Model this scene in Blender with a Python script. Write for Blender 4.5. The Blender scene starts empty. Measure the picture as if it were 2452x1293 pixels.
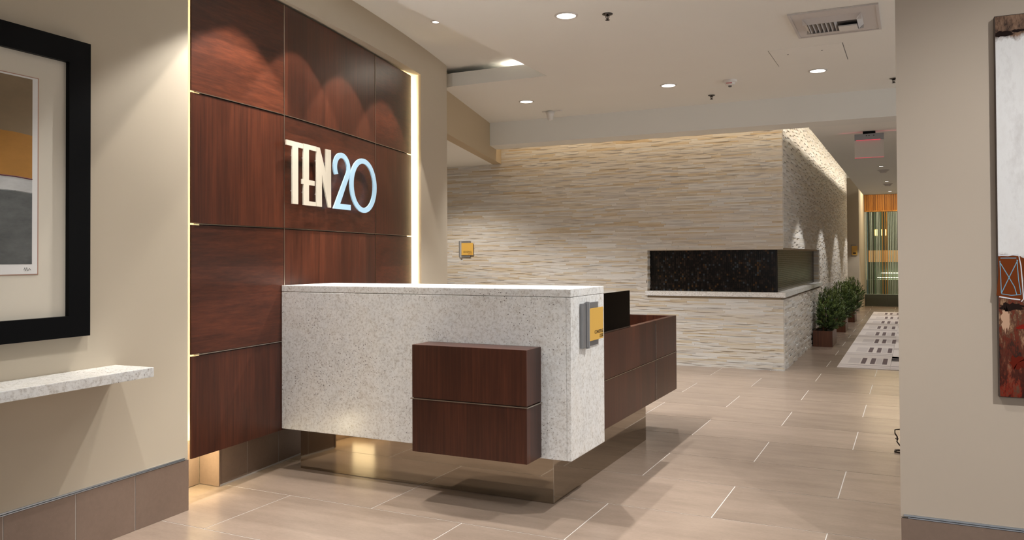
import bpy, math, random
from mathutils import Matrix, Vector
random.seed(7)
S = bpy.context.scene
COL = S.collection

# ------------------------------------------------------------------ camera
yaw, pit, rol = 0.45765918, 0.01380549, -0.00476371
fw = Vector((-math.sin(yaw)*math.cos(pit), math.cos(yaw)*math.cos(pit), math.sin(pit)))
rt = Vector((math.cos(yaw), math.sin(yaw), 0)); up = rt.cross(fw)
r_ = rt*math.cos(rol) + up*math.sin(rol); u_ = up*math.cos(rol) - rt*math.sin(rol)
cd = bpy.data.cameras.new('camera'); cam = bpy.data.objects.new('camera', cd); COL.objects.link(cam)
M = Matrix((r_, u_, -fw)).transposed().to_4x4(); M.translation = Vector((0, 0, 1.475)); cam.matrix_world = M
cd.sensor_width = 36; cd.lens = 1943.7/2452*36; cd.shift_y = -58.21/2452; cd.clip_start = .05
S.camera = cam

# ------------------------------------------------------------------ colour management, world
S.view_settings.view_transform = 'Standard'; S.view_settings.look = 'None'
S.view_settings.exposure = 0.04; S.view_settings.gamma = 1; S.view_settings.use_curve_mapping = False
wd = bpy.data.worlds.new('world'); S.world = wd; wd.use_nodes = True
wd.node_tree.nodes['Background'].inputs[0].default_value = (.75, .85, 1, 1)
wd.node_tree.nodes['Background'].inputs[1].default_value = .5

WARM = (1.0, .93, .85); NEUT = (1, .985, .965); YEL = (1, .84, .52); COOL = (.92, .96, 1.0)
def area(name, loc, rot, sx, sy, power, col=NEUT, spread=None):
    l = bpy.data.lights.new(name, 'AREA'); l.shape = 'RECTANGLE'; l.size = sx; l.size_y = sy
    l.energy = power; l.color = col
    if spread: l.spread = math.radians(spread)
    o = bpy.data.objects.new(name, l); o.location = loc; o.rotation_euler = [math.radians(a) for a in rot]; COL.objects.link(o)
    return o
def spot(name, loc, power, angle=70, blend=.5, col=NEUT, to=None, r=.02):
    l = bpy.data.lights.new(name, 'SPOT'); l.energy = power; l.spot_size = math.radians(angle); l.spot_blend = blend
    l.color = col; l.shadow_soft_size = r
    o = bpy.data.objects.new(name, l); o.location = loc; COL.objects.link(o)
    if to is not None:
        o.rotation_euler = (Vector(to)-Vector(loc)).to_track_quat('-Z', 'Y').to_euler()
    return o
# added cool fill: unseen area lights behind the viewer and right of the lounge
area('fill_light_back', (.6, -3.85, 1.8), (90, 0, 0), 7.5, 2.6, 66, COOL)
area('fill_light_right', (4.85, 7.2, 1.9), (90, 0, 90), 5.2, 2.4, 75, COOL)
# concealed strips in the cavity beside the wood wall
area('cove_strip_near', (-3.98, 3.72, 1.66), (90, 0, 80), .10, 3.15, 13, YEL)
area('niche_fill', (-4.04, 3.50, .16), (90, 0, 0), .22, .2, 1.3, YEL)  # added fill that brightens the niche tiles, facing away from the camera
area('cove_strip_far', (-4.50, 6.50, 1.75), (90, 0, -8), .10, 3.0, 40, (1, .87, .58))
area('cove_strip_niche_floor', (-4.03, 3.66, .50), (0, 0, 0), .12, .16, 2.6, (1, .84, .50))
area('cove_strip_top', (-4.40, 6.48, 3.33), (180, 0, 14), .10, .34, 2, YEL)
# concealed strips in the slot above the stone wall
area('stone_slot_front', (-3.3, 10.56, 3.50), (-20, 0, 0), 4.2, .08, 11, (1, .74, .46))
area('stone_slot_side', (-.97, 16.4, 3.235), (0, 90, 0), .05, 11.5, 42, (1, .88, .72))
# trough recess light
area('trough_slot', (-3.66, 7.82, 3.512), (172, 0, 0), .42, .02, 4.5, (1, .92, .84))

# ------------------------------------------------------------------ node helpers
def newmat(name):
    m = bpy.data.materials.new(name); m.use_nodes = True
    nt = m.node_tree; return m, nt, nt.nodes['Principled BSDF']
def N(nt, typ, **kw):
    n = nt.nodes.new(typ)
    for k, v in kw.items():
        if k.startswith('i_'): n.inputs[k[2:]].default_value = v
        else: setattr(n, k, v)
    return n
def L(nt, a, b): nt.links.new(a, b)
def srgb(r, g, b):
    f = lambda c: ((c/255+.055)/1.055)**2.4 if c/255 > .04045 else c/255/12.92
    return (f(r), f(g), f(b), 1)
def plain(name, col, rough=.5, metal=0, emis=0, ecol=None, alpha=1, trans=0, spec=None):
    m, nt, b = newmat(name)
    b.inputs['Base Color'].default_value = col; b.inputs['Roughness'].default_value = rough; b.inputs['Metallic'].default_value = metal
    if emis: b.inputs['Emission Color'].default_value = ecol or col; b.inputs['Emission Strength'].default_value = emis
    if trans: b.inputs['Transmission Weight'].default_value = trans
    if spec is not None: b.inputs['Specular IOR Level'].default_value = spec
    m.diffuse_color = col
    return m
def ramp(nt, fac, stops):
    r = N(nt, 'ShaderNodeValToRGB'); e = r.color_ramp.elements
    e[0].position, e[0].color = stops[0]; e[1].position, e[1].color = stops[-1]
    for p, c in stops[1:-1]:
        x = e.new(p); x.color = c
    L(nt, fac, r.inputs[0]); return r
def coords(nt, scale=(1, 1, 1), out='Object', loc=(0, 0, 0)):
    t = N(nt, 'ShaderNodeTexCoord'); mp = N(nt, 'ShaderNodeMapping'); mp.inputs['Scale'].default_value = scale; mp.inputs['Location'].default_value = loc
    L(nt, t.outputs[out], mp.inputs[0]); return mp.outputs[0]
def noise(nt, vec, scale, detail=3, rough=.55):
    n = N(nt, 'ShaderNodeTexNoise'); n.inputs['Scale'].default_value = scale; n.inputs['Detail'].default_value = detail; n.inputs['Roughness'].default_value = rough
    L(nt, vec, n.inputs['Vector']); return n.outputs['Fac']
def mixc(nt, fac, a, b, mode='MIX'):
    m = N(nt, 'ShaderNodeMix', data_type='RGBA', blend_type=mode)
    for s, v in ((0, fac), (6, a), (7, b)):
        if hasattr(v, 'is_linked') or hasattr(v, 'links'): L(nt, v, m.inputs[s])
        else: m.inputs[s].default_value = v
    return m.outputs[2]
def bump(nt, h, bsdf, strength=.2, dist=.01):
    b = N(nt, 'ShaderNodeBump'); b.inputs['Strength'].default_value = strength; b.inputs['Distance'].default_value = dist
    L(nt, h, b.inputs['Height']); L(nt, b.outputs[0], bsdf.inputs['Normal'])
def paint(name, col, rough=.75):
    m, nt, b = newmat(name); v = coords(nt)
    f = noise(nt, v, 1.3, 2); c0 = tuple(x*.96 for x in col[:3])+(1,)
    L(nt, mixc(nt, f, c0, col), b.inputs['Base Color']); b.inputs['Roughness'].default_value = rough
    b.inputs['Specular IOR Level'].default_value = .25
    bump(nt, noise(nt, v, 380, 2), b, .06, .002); m.diffuse_color = col; return m
M_wall = paint('painted_beige_wall', srgb(194, 182, 162))
M_wall2 = paint('painted_taupe_wall', srgb(190, 176, 160))
M_ceil = paint('painted_ceiling', srgb(238, 237, 230))
M_ceilw = paint('painted_white_beam', srgb(234, 234, 228))
M_bulk = paint('painted_tan_bulkhead', srgb(190, 172, 143))
M_grout = plain('pale_grout', srgb(206, 200, 193), .8)
M_groutd = plain('dark_grout', srgb(206, 200, 192), .8)

def tile_mat(name, ca, cb, rough, use_random=True, stretch=(1, 3.5, 1)):
    m, nt, b = newmat(name); v = coords(nt, stretch, 'Object')
    oi = N(nt, 'ShaderNodeObjectInfo')
    va = N(nt, 'ShaderNodeVectorMath', operation='ADD'); L(nt, v, va.inputs[0])
    sc = N(nt, 'ShaderNodeMath', operation='MULTIPLY'); sc.inputs[1].default_value = 57; L(nt, oi.outputs['Random'], sc.inputs[0]); L(nt, sc.outputs[0], va.inputs[1])
    f1 = noise(nt, va.outputs[0], 2.2, 5, .6); f2 = noise(nt, va.outputs[0], 40, 3, .7)
    mx = N(nt, 'ShaderNodeMath', operation='MULTIPLY_ADD'); mx.inputs[1].default_value = .35; L(nt, f2, mx.inputs[0]); 
    m2 = N(nt, 'ShaderNodeMath', operation='MULTIPLY'); m2.inputs[1].default_value = .75; L(nt, f1, m2.inputs[0]); L(nt, m2.outputs[0], mx.inputs[2])
    rp = ramp(nt, mx.outputs[0], [(.25, cb), (.75, ca)])
    hv = N(nt, 'ShaderNodeHueSaturation'); L(nt, rp.outputs[0], hv.inputs['Color'])
    mr = N(nt, 'ShaderNodeMapRange'); mr.inputs[3].default_value = .93; mr.inputs[4].default_value = 1.07; L(nt, oi.outputs['Random'], mr.inputs[0]); L(nt, mr.outputs[0], hv.inputs['Value'])
    # pale flecks
    vo = N(nt, 'ShaderNodeTexVoronoi'); vo.inputs['Scale'].default_value = 60; L(nt, va.outputs[0], vo.inputs['Vector'])
    fr = ramp(nt, vo.outputs['Distance'], [(.0, (1, 1, 1, 1)), (.12, (0, 0, 0, 1))])
    fk = N(nt, 'ShaderNodeMath', operation='MULTIPLY'); fk.inputs[1].default_value = .18; L(nt, fr.outputs[0], fk.inputs[0])
    L(nt, mixc(nt, fk.outputs[0], hv.outputs[0], srgb(205, 190, 175)), b.inputs['Base Color'])
    b.inputs['Roughness'].default_value = rough; bump(nt, f2, b, .05, .002); m.diffuse_color = ca; return m
M_floor = tile_mat('floor_porcelain', srgb(159, 141, 126), srgb(134, 117, 103), .25)
M_base = tile_mat('base_porcelain', srgb(134, 114, 100), srgb(114, 95, 82), .38, stretch=(1, 1, 1))

def wood(name, vertical=True, base=((92, 46, 28), (44, 20, 12)), rough=.33, band=.21):
    m, nt, b = newmat(name)
    t = N(nt, 'ShaderNodeTexCoord'); oi = N(nt, 'ShaderNodeObjectInfo')
    sc = N(nt, 'ShaderNodeMath', operation='MULTIPLY'); sc.inputs[1].default_value = 31; L(nt, oi.outputs['Random'], sc.inputs[0])
    va = N(nt, 'ShaderNodeVectorMath', operation='ADD'); L(nt, t.outputs['Object'], va.inputs[0]); L(nt, sc.outputs[0], va.inputs[1])
    def mp(s):
        q = N(nt, 'ShaderNodeMapping'); q.inputs['Scale'].default_value = s; L(nt, va.outputs[0], q.inputs[0]); return q.outputs[0]
    if vertical: a = mp((1, 1, .035)); c = mp((1, 1, .12)); d = mp((1, 1, .01))
    else: a = mp((1, .04, 1)); c = mp((1, .14, 1)); d = mp((1, .01, 1))
    f1 = noise(nt, a, 55, 6, .7); f2 = noise(nt, c, 9, 4, .6); f3 = noise(nt, d, 150, 3, .7)
    s = N(nt, 'ShaderNodeMath', operation='MULTIPLY_ADD'); s.inputs[1].default_value = .5; L(nt, f1, s.inputs[0])
    s2 = N(nt, 'ShaderNodeMath', operation='MULTIPLY_ADD'); s2.inputs[1].default_value = .32; L(nt, f2, s2.inputs[0])
    s3 = N(nt, 'ShaderNodeMath', operation='MULTIPLY'); s3.inputs[1].default_value = .22; L(nt, f3, s3.inputs[0])
    L(nt, s3.outputs[0], s2.inputs[2]); L(nt, s2.outputs[0], s.inputs[2])
    rp = ramp(nt, s.outputs[0], [(.36, srgb(*base[1])), (.52, srgb(*[(p+q)/2 for p, q in zip(*base)])), (.7, srgb(*base[0]))])
    # veneer leaves: bands of slightly different tone
    sep = N(nt, 'ShaderNodeSeparateXYZ'); L(nt, va.outputs[0], sep.inputs[0])
    if vertical:
        ad = N(nt, 'ShaderNodeMath', operation='ADD'); L(nt, sep.outputs[0], ad.inputs[0]); L(nt, sep.outputs[1], ad.inputs[1]); src = ad.outputs[0]
    else: src = sep.outputs[2]
    dv = N(nt, 'ShaderNodeMath', operation='DIVIDE'); dv.inputs[1].default_value = band; L(nt, src, dv.inputs[0])
    fl = N(nt, 'ShaderNodeMath', operation='FLOOR'); L(nt, dv.outputs[0], fl.inputs[0])
    wn = N(nt, 'ShaderNodeTexWhiteNoise', noise_dimensions='1D'); L(nt, fl.outputs[0], wn.inputs['W'])
    mr = N(nt, 'ShaderNodeMapRange'); mr.inputs[3].default_value = .72; mr.inputs[4].default_value = 1.22; L(nt, wn.outputs[0], mr.inputs[0])
    hv = N(nt, 'ShaderNodeHueSaturation'); L(nt, rp.outputs[0], hv.inputs['Color']); L(nt, mr.outputs[0], hv.inputs['Value'])
    L(nt, hv.outputs[0], b.inputs['Base Color']); b.inputs['Roughness'].default_value = rough; b.inputs['Specular IOR Level'].default_value = .4
    m.diffuse_color = srgb(*base[0]); return m
M_woodV = wood('walnut_veneer_vertical'); M_woodH = wood('walnut_veneer_horizontal', False)
M_woodD = wood('walnut_desk_veneer', True, ((92, 50, 34), (50, 25, 16)), .3, .17)
M_amber = wood('amber_timber', True, ((214, 150, 66), (160, 98, 34)), .45, .06)
M_planter = wood('planter_wood', True, ((116, 70, 44), (70, 38, 22)), .4, .1)

def granite(name):
    m, nt, b = newmat(name); v = coords(nt)
    f = noise(nt, v, 3.2, 6, .7); g = noise(nt, v, 60, 4, .75); h = noise(nt, v, 17, 5, .75)
    base = ramp(nt, f, [(.34, srgb(216, 209, 199)), (.47, srgb(236, 235, 231)), (.56, srgb(214, 217, 218)), (.7, srgb(238, 239, 240))])
    gr = ramp(nt, g, [(.36, srgb(168, 160, 150)), (.50, srgb(240, 240, 238)), (.7, srgb(252, 252, 251))])
    hr = ramp(nt, h, [(.34, srgb(184, 172, 156)), (.46, srgb(232, 230, 225)), (.62, srgb(246, 246, 245))])
    c1 = mixc(nt, .45, mixc(nt, .5, base.outputs[0], hr.outputs[0]), gr.outputs[0])
    vo = N(nt, 'ShaderNodeTexVoronoi'); vo.inputs['Scale'].default_value = 78; vo.inputs['Randomness'].default_value = 1; L(nt, v, vo.inputs['Vector'])
    # speck size varies: threshold against the cell's random value and a cluster noise
    cl = noise(nt, v, 2.6, 3, .6)
    sepc = N(nt, 'ShaderNodeSeparateColor'); L(nt, vo.outputs['Color'], sepc.inputs[0])
    th = N(nt, 'ShaderNodeMath', operation='MULTIPLY'); L(nt, sepc.outputs[0], th.inputs[0]); L(nt, cl, th.inputs[1])
    th2 = N(nt, 'ShaderNodeMapRange'); th2.inputs[1].default_value = .22; th2.inputs[2].default_value = .58; th2.inputs[3].default_value = 0; th2.inputs[4].default_value = .32; L(nt, th.outputs[0], th2.inputs[0])
    lt = N(nt, 'ShaderNodeMath', operation='LESS_THAN'); L(nt, vo.outputs['Distance'], lt.inputs[0]); L(nt, th2.outputs[0], lt.inputs[1])
    sp = ramp(nt, sepc.outputs[1], [(0, srgb(70, 48, 40)), (.6, srgb(110, 84, 68)), (1, srgb(96, 98, 100))])
    k = N(nt, 'ShaderNodeMath', operation='MULTIPLY'); k.inputs[1].default_value = .75; L(nt, lt.outputs[0], k.inputs[0])
    vo2 = N(nt, 'ShaderNodeTexVoronoi'); vo2.inputs['Scale'].default_value = 120; L(nt, v, vo2.inputs['Vector'])
    lt2 = N(nt, 'ShaderNodeMath', operation='LESS_THAN'); lt2.inputs[1].default_value = .14; L(nt, vo2.outputs['Distance'], lt2.inputs[0])
    k2 = N(nt, 'ShaderNodeMath', operation='MULTIPLY'); k2.inputs[1].default_value = .35; L(nt, lt2.outputs[0], k2.inputs[0])
    c2 = mixc(nt, k2.outputs[0], c1, srgb(150, 130, 112))
    L(nt, mixc(nt, k.outputs[0], c2, sp.outputs[0]), b.inputs['Base Color'])
    b.inputs['Roughness'].default_value = .22; m.diffuse_color = srgb(215, 210, 203); return m
M_granite = granite('speckled_white_granite')

def stone(name, attr):
    m, nt, b = newmat(name)
    if attr: src = N(nt, 'ShaderNodeAttribute', attribute_name='tint').outputs['Fac']
    else: src = N(nt, 'ShaderNodeObjectInfo').outputs['Random']
    rp = ramp(nt, src, [(0, srgb(206, 188, 160)), (.1, srgb(214, 201, 178)), (.25, srgb(214, 206, 192)), (.45, srgb(222, 216, 206)), (.6, srgb(208, 202, 194)), (.78, srgb(226, 223, 217)), (.93, srgb(222, 222, 219)), (1, srgb(198, 194, 188))])
    v = coords(nt, (.6, .6, 6)); f = noise(nt, v, 12, 4, .7)
    c = mixc(nt, f, srgb(190, 178, 160), (1, 1, 1, 1)); 
    mm = mixc(nt, .32, rp.outputs[0], c, 'MULTIPLY'); L(nt, mm, b.inputs['Base Color'])
    b.inputs['Roughness'].default_value = .6; bump(nt, f, b, .25, .004); m.diffuse_color = srgb(220, 210, 194); return m
M_stoneA = stone('split_stone_joined', True); M_stoneO = stone('split_stone_single', False)
M_stoneback = plain('stone_mortar', srgb(170, 152, 126), .9)

def mosaic():
    m, nt, b = newmat('black_glass_mosaic'); 
    src = N(nt, 'ShaderNodeAttribute', attribute_name='tint').outputs['Fac']
    rp = ramp(nt, src, [(0, srgb(8, 7, 6)), (.4, srgb(14, 11, 9)), (.6, srgb(38, 31, 26)), (.82, srgb(50, 42, 36)), (.9, srgb(78, 56, 32)), (.95, srgb(60, 66, 72)), (1, srgb(110, 112, 112))])
    rp.color_ramp.interpolation = 'CONSTANT'
    L(nt, rp.outputs[0], b.inputs['Base Color']); b.inputs['Roughness'].default_value = .28; b.inputs['Specular IOR Level'].default_value = .3; m.diffuse_color = srgb(25, 20, 18); return m
M_mosaic = mosaic()
M_mosgrout = plain('mosaic_grout', srgb(20, 17, 15), .7)
M_chrome = plain('polished_metal_strip', srgb(190, 180, 168), .22, 1)
M_alu = plain('brushed_aluminium', srgb(150, 150, 151), .5, .75)
M_trim = plain('grey_metal_trim', srgb(176, 182, 188), .35, 1)
def brushed():
    m, nt, b = newmat('bronze_mirror_metal'); v = coords(nt, (1, 1, 60)); f = noise(nt, v, 6, 3)
    mr = N(nt, 'ShaderNodeMapRange'); mr.inputs[3].default_value = .03; mr.inputs[4].default_value = .06; L(nt, f, mr.inputs[0]); L(nt, mr.outputs[0], b.inputs['Roughness'])
    b.inputs['Base Color'].default_value = srgb(166, 156, 142); b.inputs['Metallic'].default_value = 1; m.diffuse_color = srgb(150, 140, 125); return m
M_mirror = brushed()
M_black = plain('satin_black_frame', srgb(6, 6, 7), .4, spec=.1)
M_blackglass = plain('black_glass', srgb(7, 4, 3), .15, spec=.02)
M_orange = plain('amber_acrylic', srgb(222, 176, 84), .4)
M_dark = plain('dark_lettering', srgb(52, 34, 20), .6)
M_white = plain('white_plastic', srgb(225, 222, 216), .4)
M_vent = plain('white_enamel_vent', srgb(205, 200, 196), .45)
M_ventdark = plain('vent_shadow_grey', srgb(96, 94, 92), .6)
M_lamp = plain('lamp_lens', (1, .97, .92, 1), .4, 0, 6, (1, .96, .9, 1))
M_lampring = plain('lamp_trim_ring', srgb(205, 200, 194), .4)
M_cream = plain('cream_letter', srgb(196, 188, 172), .5)
M_blue = plain('lit_blue_letter', srgb(150, 182, 202), .4, 0, .26, srgb(190, 224, 245))
M_red = plain('red_edge_light', srgb(255, 60, 90), .4, 0, .55, srgb(255, 70, 100))
M_iron = plain('wrought_iron', srgb(40, 26, 16), .4, .6)

# ------------------------------------------------------------------ mesh helpers
class MB:
    def __init__(s): s.v = []; s.f = []; s.mi = []; s.t = []
    def add(s, vs, fs, mi=0, t=0.0):
        o = len(s.v); s.v += [tuple(p) for p in vs]; s.f += [tuple(i+o for i in f) for f in fs]; s.mi += [mi]*len(fs); s.t += [t]*len(fs); return s
    def box(s, x0, x1, y0, y1, z0, z1, mi=0, t=0.0):
        vs = [(x0, y0, z0), (x1, y0, z0), (x1, y1, z0), (x0, y1, z0), (x0, y0, z1), (x1, y0, z1), (x1, y1, z1), (x0, y1, z1)]
        return s.add(vs, [(0, 3, 2, 1), (4, 5, 6, 7), (0, 1, 5, 4), (1, 2, 6, 5), (2, 3, 7, 6), (3, 0, 4, 7)], mi, t)
    def prism(s, pts, z0, z1, mi=0):      # pts: ccw xy polygon
        n = len(pts); vs = [(x, y, z0) for x, y in pts]+[(x, y, z1) for x, y in pts]
        fs = [tuple(range(n-1, -1, -1)), tuple(range(n, 2*n))]+[(i, (i+1) % n, n+(i+1) % n, n+i) for i in range(n)]
        return s.add(vs, fs, mi)
    def ribbon(s, a, b, z0, z1, mi=0):    # a, b: matching polylines (room side / far side)
        n = len(a); vs = []
        for p, q in zip(a, b): vs += [(*p, z0), (*p, z1), (*q, z0), (*q, z1)]
        fs = []
        for i in range(n-1):
            k = 4*i; fs += [(k, k+4, k+5, k+1), (k+2, k+3, k+7, k+6), (k+1, k+5, k+7, k+3), (k, k+2, k+6, k+4)]
        k = 4*(n-1); fs += [(0, 1, 3, 2), (k, k+2, k+3, k+1)]
        return s.add(vs, fs, mi)
    def lathe(s, prof, c, n=20, mi=0):    # prof: (r, z)
        vs = []
        for r, z in prof:
            for i in range(n): a = 2*math.pi*i/n; vs.append((c[0]+r*math.cos(a), c[1]+r*math.sin(a), c[2]+z))
        fs = []
        for j in range(len(prof)-1):
            for i in range(n): fs.append((j*n+i, j*n+(i+1) % n, (j+1)*n+(i+1) % n, (j+1)*n+i))
        fs.append(tuple(range(n-1, -1, -1))); fs.append(tuple((len(prof)-1)*n+i for i in range(n)))
        return s.add(vs, fs, mi)
    def tube(s, pts, r, n=8, mi=0):
        pts = [Vector(p) for p in pts]; vs = []
        for i, p in enumerate(pts):
            d = (pts[min(i+1, len(pts)-1)]-pts[max(i-1, 0)]).normalized()
            a = d.cross(Vector((0, 0, 1)))
            if a.length < .1: a = d.cross(Vector((0, 1, 0)))
            a.normalize(); b = d.cross(a)
            for k in range(n): t = 2*math.pi*k/n; vs.append(p+(a*math.cos(t)+b*math.sin(t))*r)
        fs = []
        for j in range(len(pts)-1):
            for k in range(n): fs.append((j*n+k, (j+1)*n+k, (j+1)*n+(k+1) % n, j*n+(k+1) % n))
        fs.append(tuple(range(n))); fs.append(tuple(range(len(pts)*n-1, (len(pts)-1)*n-1, -1)))
        return s.add(vs, fs, mi)
    def mesh(s, name, mats, tint=False):
        me = bpy.data.meshes.new(name); me.from_pydata(s.v, [], s.f)
        for m in (mats if isinstance(mats, (list, tuple)) else [mats]): me.materials.append(m)
        if any(s.mi): me.polygons.foreach_set('material_index', s.mi)
        if tint:
            a = me.attributes.new('tint', 'FLOAT', 'FACE'); a.data.foreach_set('value', s.t)
        me.update(); return me
    def obj(s, name, mats, parent=None, tint=False, smooth=False, bevel=0, loc=None, fix=False):
        return mkobj(name, s.mesh(name, mats, tint), parent, smooth, bevel, loc, fix)
import bmesh
def mkobj(name, me, parent=None, smooth=False, bevel=0, loc=None, fix=False):
    if fix or bevel:
        bm = bmesh.new(); bm.from_mesh(me); bmesh.ops.recalc_face_normals(bm, faces=bm.faces)
        if bevel: bmesh.ops.bevel(bm, geom=bm.edges[:], offset=bevel, segments=2, affect='EDGES', profile=.7)
        bm.to_mesh(me); bm.free()
    if smooth: me.polygons.foreach_set('use_smooth', [True]*len(me.polygons))
    o = bpy.data.objects.new(name, me); COL.objects.link(o)
    if parent: o.parent = parent
    if loc: o.location = loc
    return o
def tag(o, label, cat, group=None):
    o['label'] = label; o['category'] = cat
    if group: o['group'] = group
    return o
def thing(name, label, cat, loc=(0, 0, 0), rot=(0, 0, 0), group=None):
    o = bpy.data.objects.new(name, None); COL.objects.link(o); o.location = loc; o.rotation_euler = rot; o.empty_display_size = .1
    return tag(o, label, cat, group)
def struct(o): o['kind'] = 'structure'; return o
def stuff(o): o['kind'] = 'stuff'; return o
def text(name, s, size, loc, rot, mat, parent, align='LEFT', depth=.001, sx=1):
    c = bpy.data.curves.new(name, 'FONT'); c.body = s; c.size = size; c.extrude = depth; c.align_x = align; c.resolution_u = 2
    t = bpy.data.objects.new(name+'_tmp', c); COL.objects.link(t)
    me = bpy.data.meshes.new_from_object(t.evaluated_get(bpy.context.evaluated_depsgraph_get()))
    bpy.data.objects.remove(t); me.name = name; me.materials.clear(); me.materials.append(mat)
    for v in me.vertices: v.co.x *= sx
    o = bpy.data.objects.new(name, me); COL.objects.link(o); o.parent = parent; o.location = loc; o.rotation_euler = [math.radians(a) for a in rot]
    return o

# ------------------------------------------------------------------ plan of the place
ZC, ZT, ZH = 3.357, 3.56, 3.04          # main ceiling, trough ceiling, hall ceiling
def W(y):                                # room face of the long curved wall
    t = y-3.447
    return -3.827-.062*t if t < 0 else -3.827-.075*t-.0225*t*t
def seg(y0, y1, off=0, n=8): return [(W(y0+(y1-y0)*i/n)+off, y0+(y1-y0)*i/n) for i in range(n+1)]
PC = [(3.507, -3.869), (4.402, -3.951), (5.86, -4.224), (6.69, -4.390)]
def P(y):                                # front face of the wood wall
    for (a, xa), (b, xb) in zip(PC, PC[1:]):
        if y <= b or b == PC[-1][0]:
            t = (y-a)/(b-a); k = PC.index((a, xa)); ch = xa+(xb-xa)*t
            return ch+.0225*(t*(1-t))*(b-a)**2
# ---- floor
floor = struct(MB().box(-7.6, 5, -4, 27.6, -.12, -.0015).obj('floor', M_grout))
TW, TH, GP = 1.225, .688, .0065
tm = MB().box(GP/2, TW-GP/2, GP/2, TH-GP/2, -.0012, 0).mesh('floor_tile', M_floor)
rest = MB()
for k in range(-12, 35):
    y = 3.933+k*TH
    if y < -4 or y+TH > 27.7: continue
    x0 = -1.643+(0 if k % 2 == 0 else TW/2)
    for i in range(-6, 7):
        x = x0+i*TW
        if x < -7.7 or x+TW > 5.2: continue
        if y > 10.85 and x+TW < -1.45: continue
        if y+TH < 7.5 and x+TW < -3.75+(-.35 if y > 3 else 0): continue
        vis = y > 2.3 and x < .1 and x+TW > -.0-1.22*y+.3*0 and (x < -.02*y+.3) and (y > 7.6 or x > -4.6)
        if vis: mkobj('floor_tile', tm, floor, loc=(x, y, 0))
        else: rest.box(x+GP/2, x+TW-GP/2, y+GP/2, y+TH-GP/2, -.0012, 0)
stuff(rest.obj('floor_tile_remainder', M_floor, floor))

# ---- left wall with its lit recess
wl = MB()
wl.ribbon(seg(-4, 3.447), seg(-4, 3.447, -.42), .3, 3.75)
wl.ribbon(seg(-4, 3.447, -.005), seg(-4, 3.447, -.42), 0, .3)
wl.ribbon(seg(3.447, 6.76, -.34), seg(3.447, 6.76, -.42), 0, 3.75)
wl.ribbon(seg(3.447, 6.76), seg(3.447, 6.76, -.34), 3.275, 3.75)
wl.ribbon(seg(6.76, 7.60), seg(6.76, 7.60, -.42), 0, 3.75)
struct(wl.obj('wall_left', M_wall, fix=True))
bh = MB(); BK = lambda y: -4.645-.279*(y-7.72)
bh.ribbon([(BK(7.6), 7.6), (BK(10.86), 10.86)], [(BK(7.6)-.14, 7.6), (BK(10.86)-.14, 10.86)], 2.87, 3.6)
struct(bh.obj('wall_bulkhead', M_bulk, fix=True))
lo = MB(); lo.prism([(-7.6, 7.0)]+[(W(7.60)-.24, 7.0)]+[(BK(y)-.14, y) for y in (7.61, 10.86)]+[(-7.6, 10.86)], 2.87, 3.0)
struct(lo.obj('ceiling_side_passage', M_ceil, fix=True))
struct(MB().box(-7.75, -7.6, 6.8, 11, 0, 3.1).obj('wall_passage_end', M_wall))
struct(MB().box(-7.6, -4.9, 6.88, 7.0, 0, 3.1).obj('wall_passage_side', M_wall))

def base_run(name, pts_y, offs, z1, face, parent_mat=M_base, back=-.012, cap=True):
    pass
def tilepiece(parent, a, b, t, z0, z1):  # a,b: plan points of the face line, t: outward thickness
    a = Vector((*a, 0)); b = Vector((*b, 0)); d = (b-a).normalized(); n = Vector((d.y, -d.x, 0))
    g = .0030; a = a+d*g; b = b-d*g
    pts = [(a.x, a.y), (a.x+n.x*t, a.y+n.y*t), (b.x+n.x*t, b.y+n.y*t), (b.x, b.y)]
    return MB().prism(pts, z0, z1).obj('base_tile', M_base, parent, fix=True)
def strip_curve(name, mat, parent, y0, y1, offa, offb, z0, z1, f=None, n=8):
    f = f or W
    a = [(f(y0+(y1-y0)*i/n)+offa, y0+(y1-y0)*i/n) for i in range(n+1)]
    b = [(f(y0+(y1-y0)*i/n)+offb, y0+(y1-y0)*i/n) for i in range(n+1)]
    return MB().ribbon(a, b, z0, z1).obj(name, mat, parent, fix=True)
bl = struct(strip_curve('baseboard_left', M_groutd, None, -4, 3.445, .0075, -.005, 0, .296))
ys = [3.447, 3.061, 2.695, 2.318]
while ys[-1] > -3.9: ys.append(ys[-1]-.38)
for a, b in zip(ys[1:], ys): tilepiece(bl, (W(a)+.001, a), (W(b)+.001, b), .009, .001, .296)
strip_curve('metal_cap', M_trim, bl, -4, 3.42, .012, -.004, .298, .3025)
strip_curve('metal_cap', M_trim, bl, -4, 3.42, .006, -.004, .3045, .311)
# plinth under the wood wall
pl = MB()
def plin(y): return W(y)-.165
aa = [(plin(3.885+(6.33-3.885)*i/6), 3.885+(6.33-3.885)*i/6) for i in range(7)]; bb = [(W(p[1])-.34, p[1]) for p in aa]
pl.ribbon(aa, bb, 0, .27)
pl.ribbon([(W(p[1])-.16, p[1]) for p in aa], bb, .27, 3.26)
bn = struct(pl.obj('baseboard_recess', M_groutd, fix=True))
py_ = [3.885, 4.158, 4.505, 4.86, 5.21, 5.56, 5.91, 6.33]
for a, b in zip(py_, py_[1:]): tilepiece(bn, (plin(a)-.002, a), (plin(b)-.002, b), .0035, .012, .27)
# niche tiles (return and back)
tilepiece(bn, (W(3.88)-.335, 3.884), (plin(3.885)+.01, 3.884), .009, .004, .27)
tilepiece(bn, (W(3.46)-.339, 3.46), (W(3.87)-.339, 3.87), .009, .004, .30)

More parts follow.
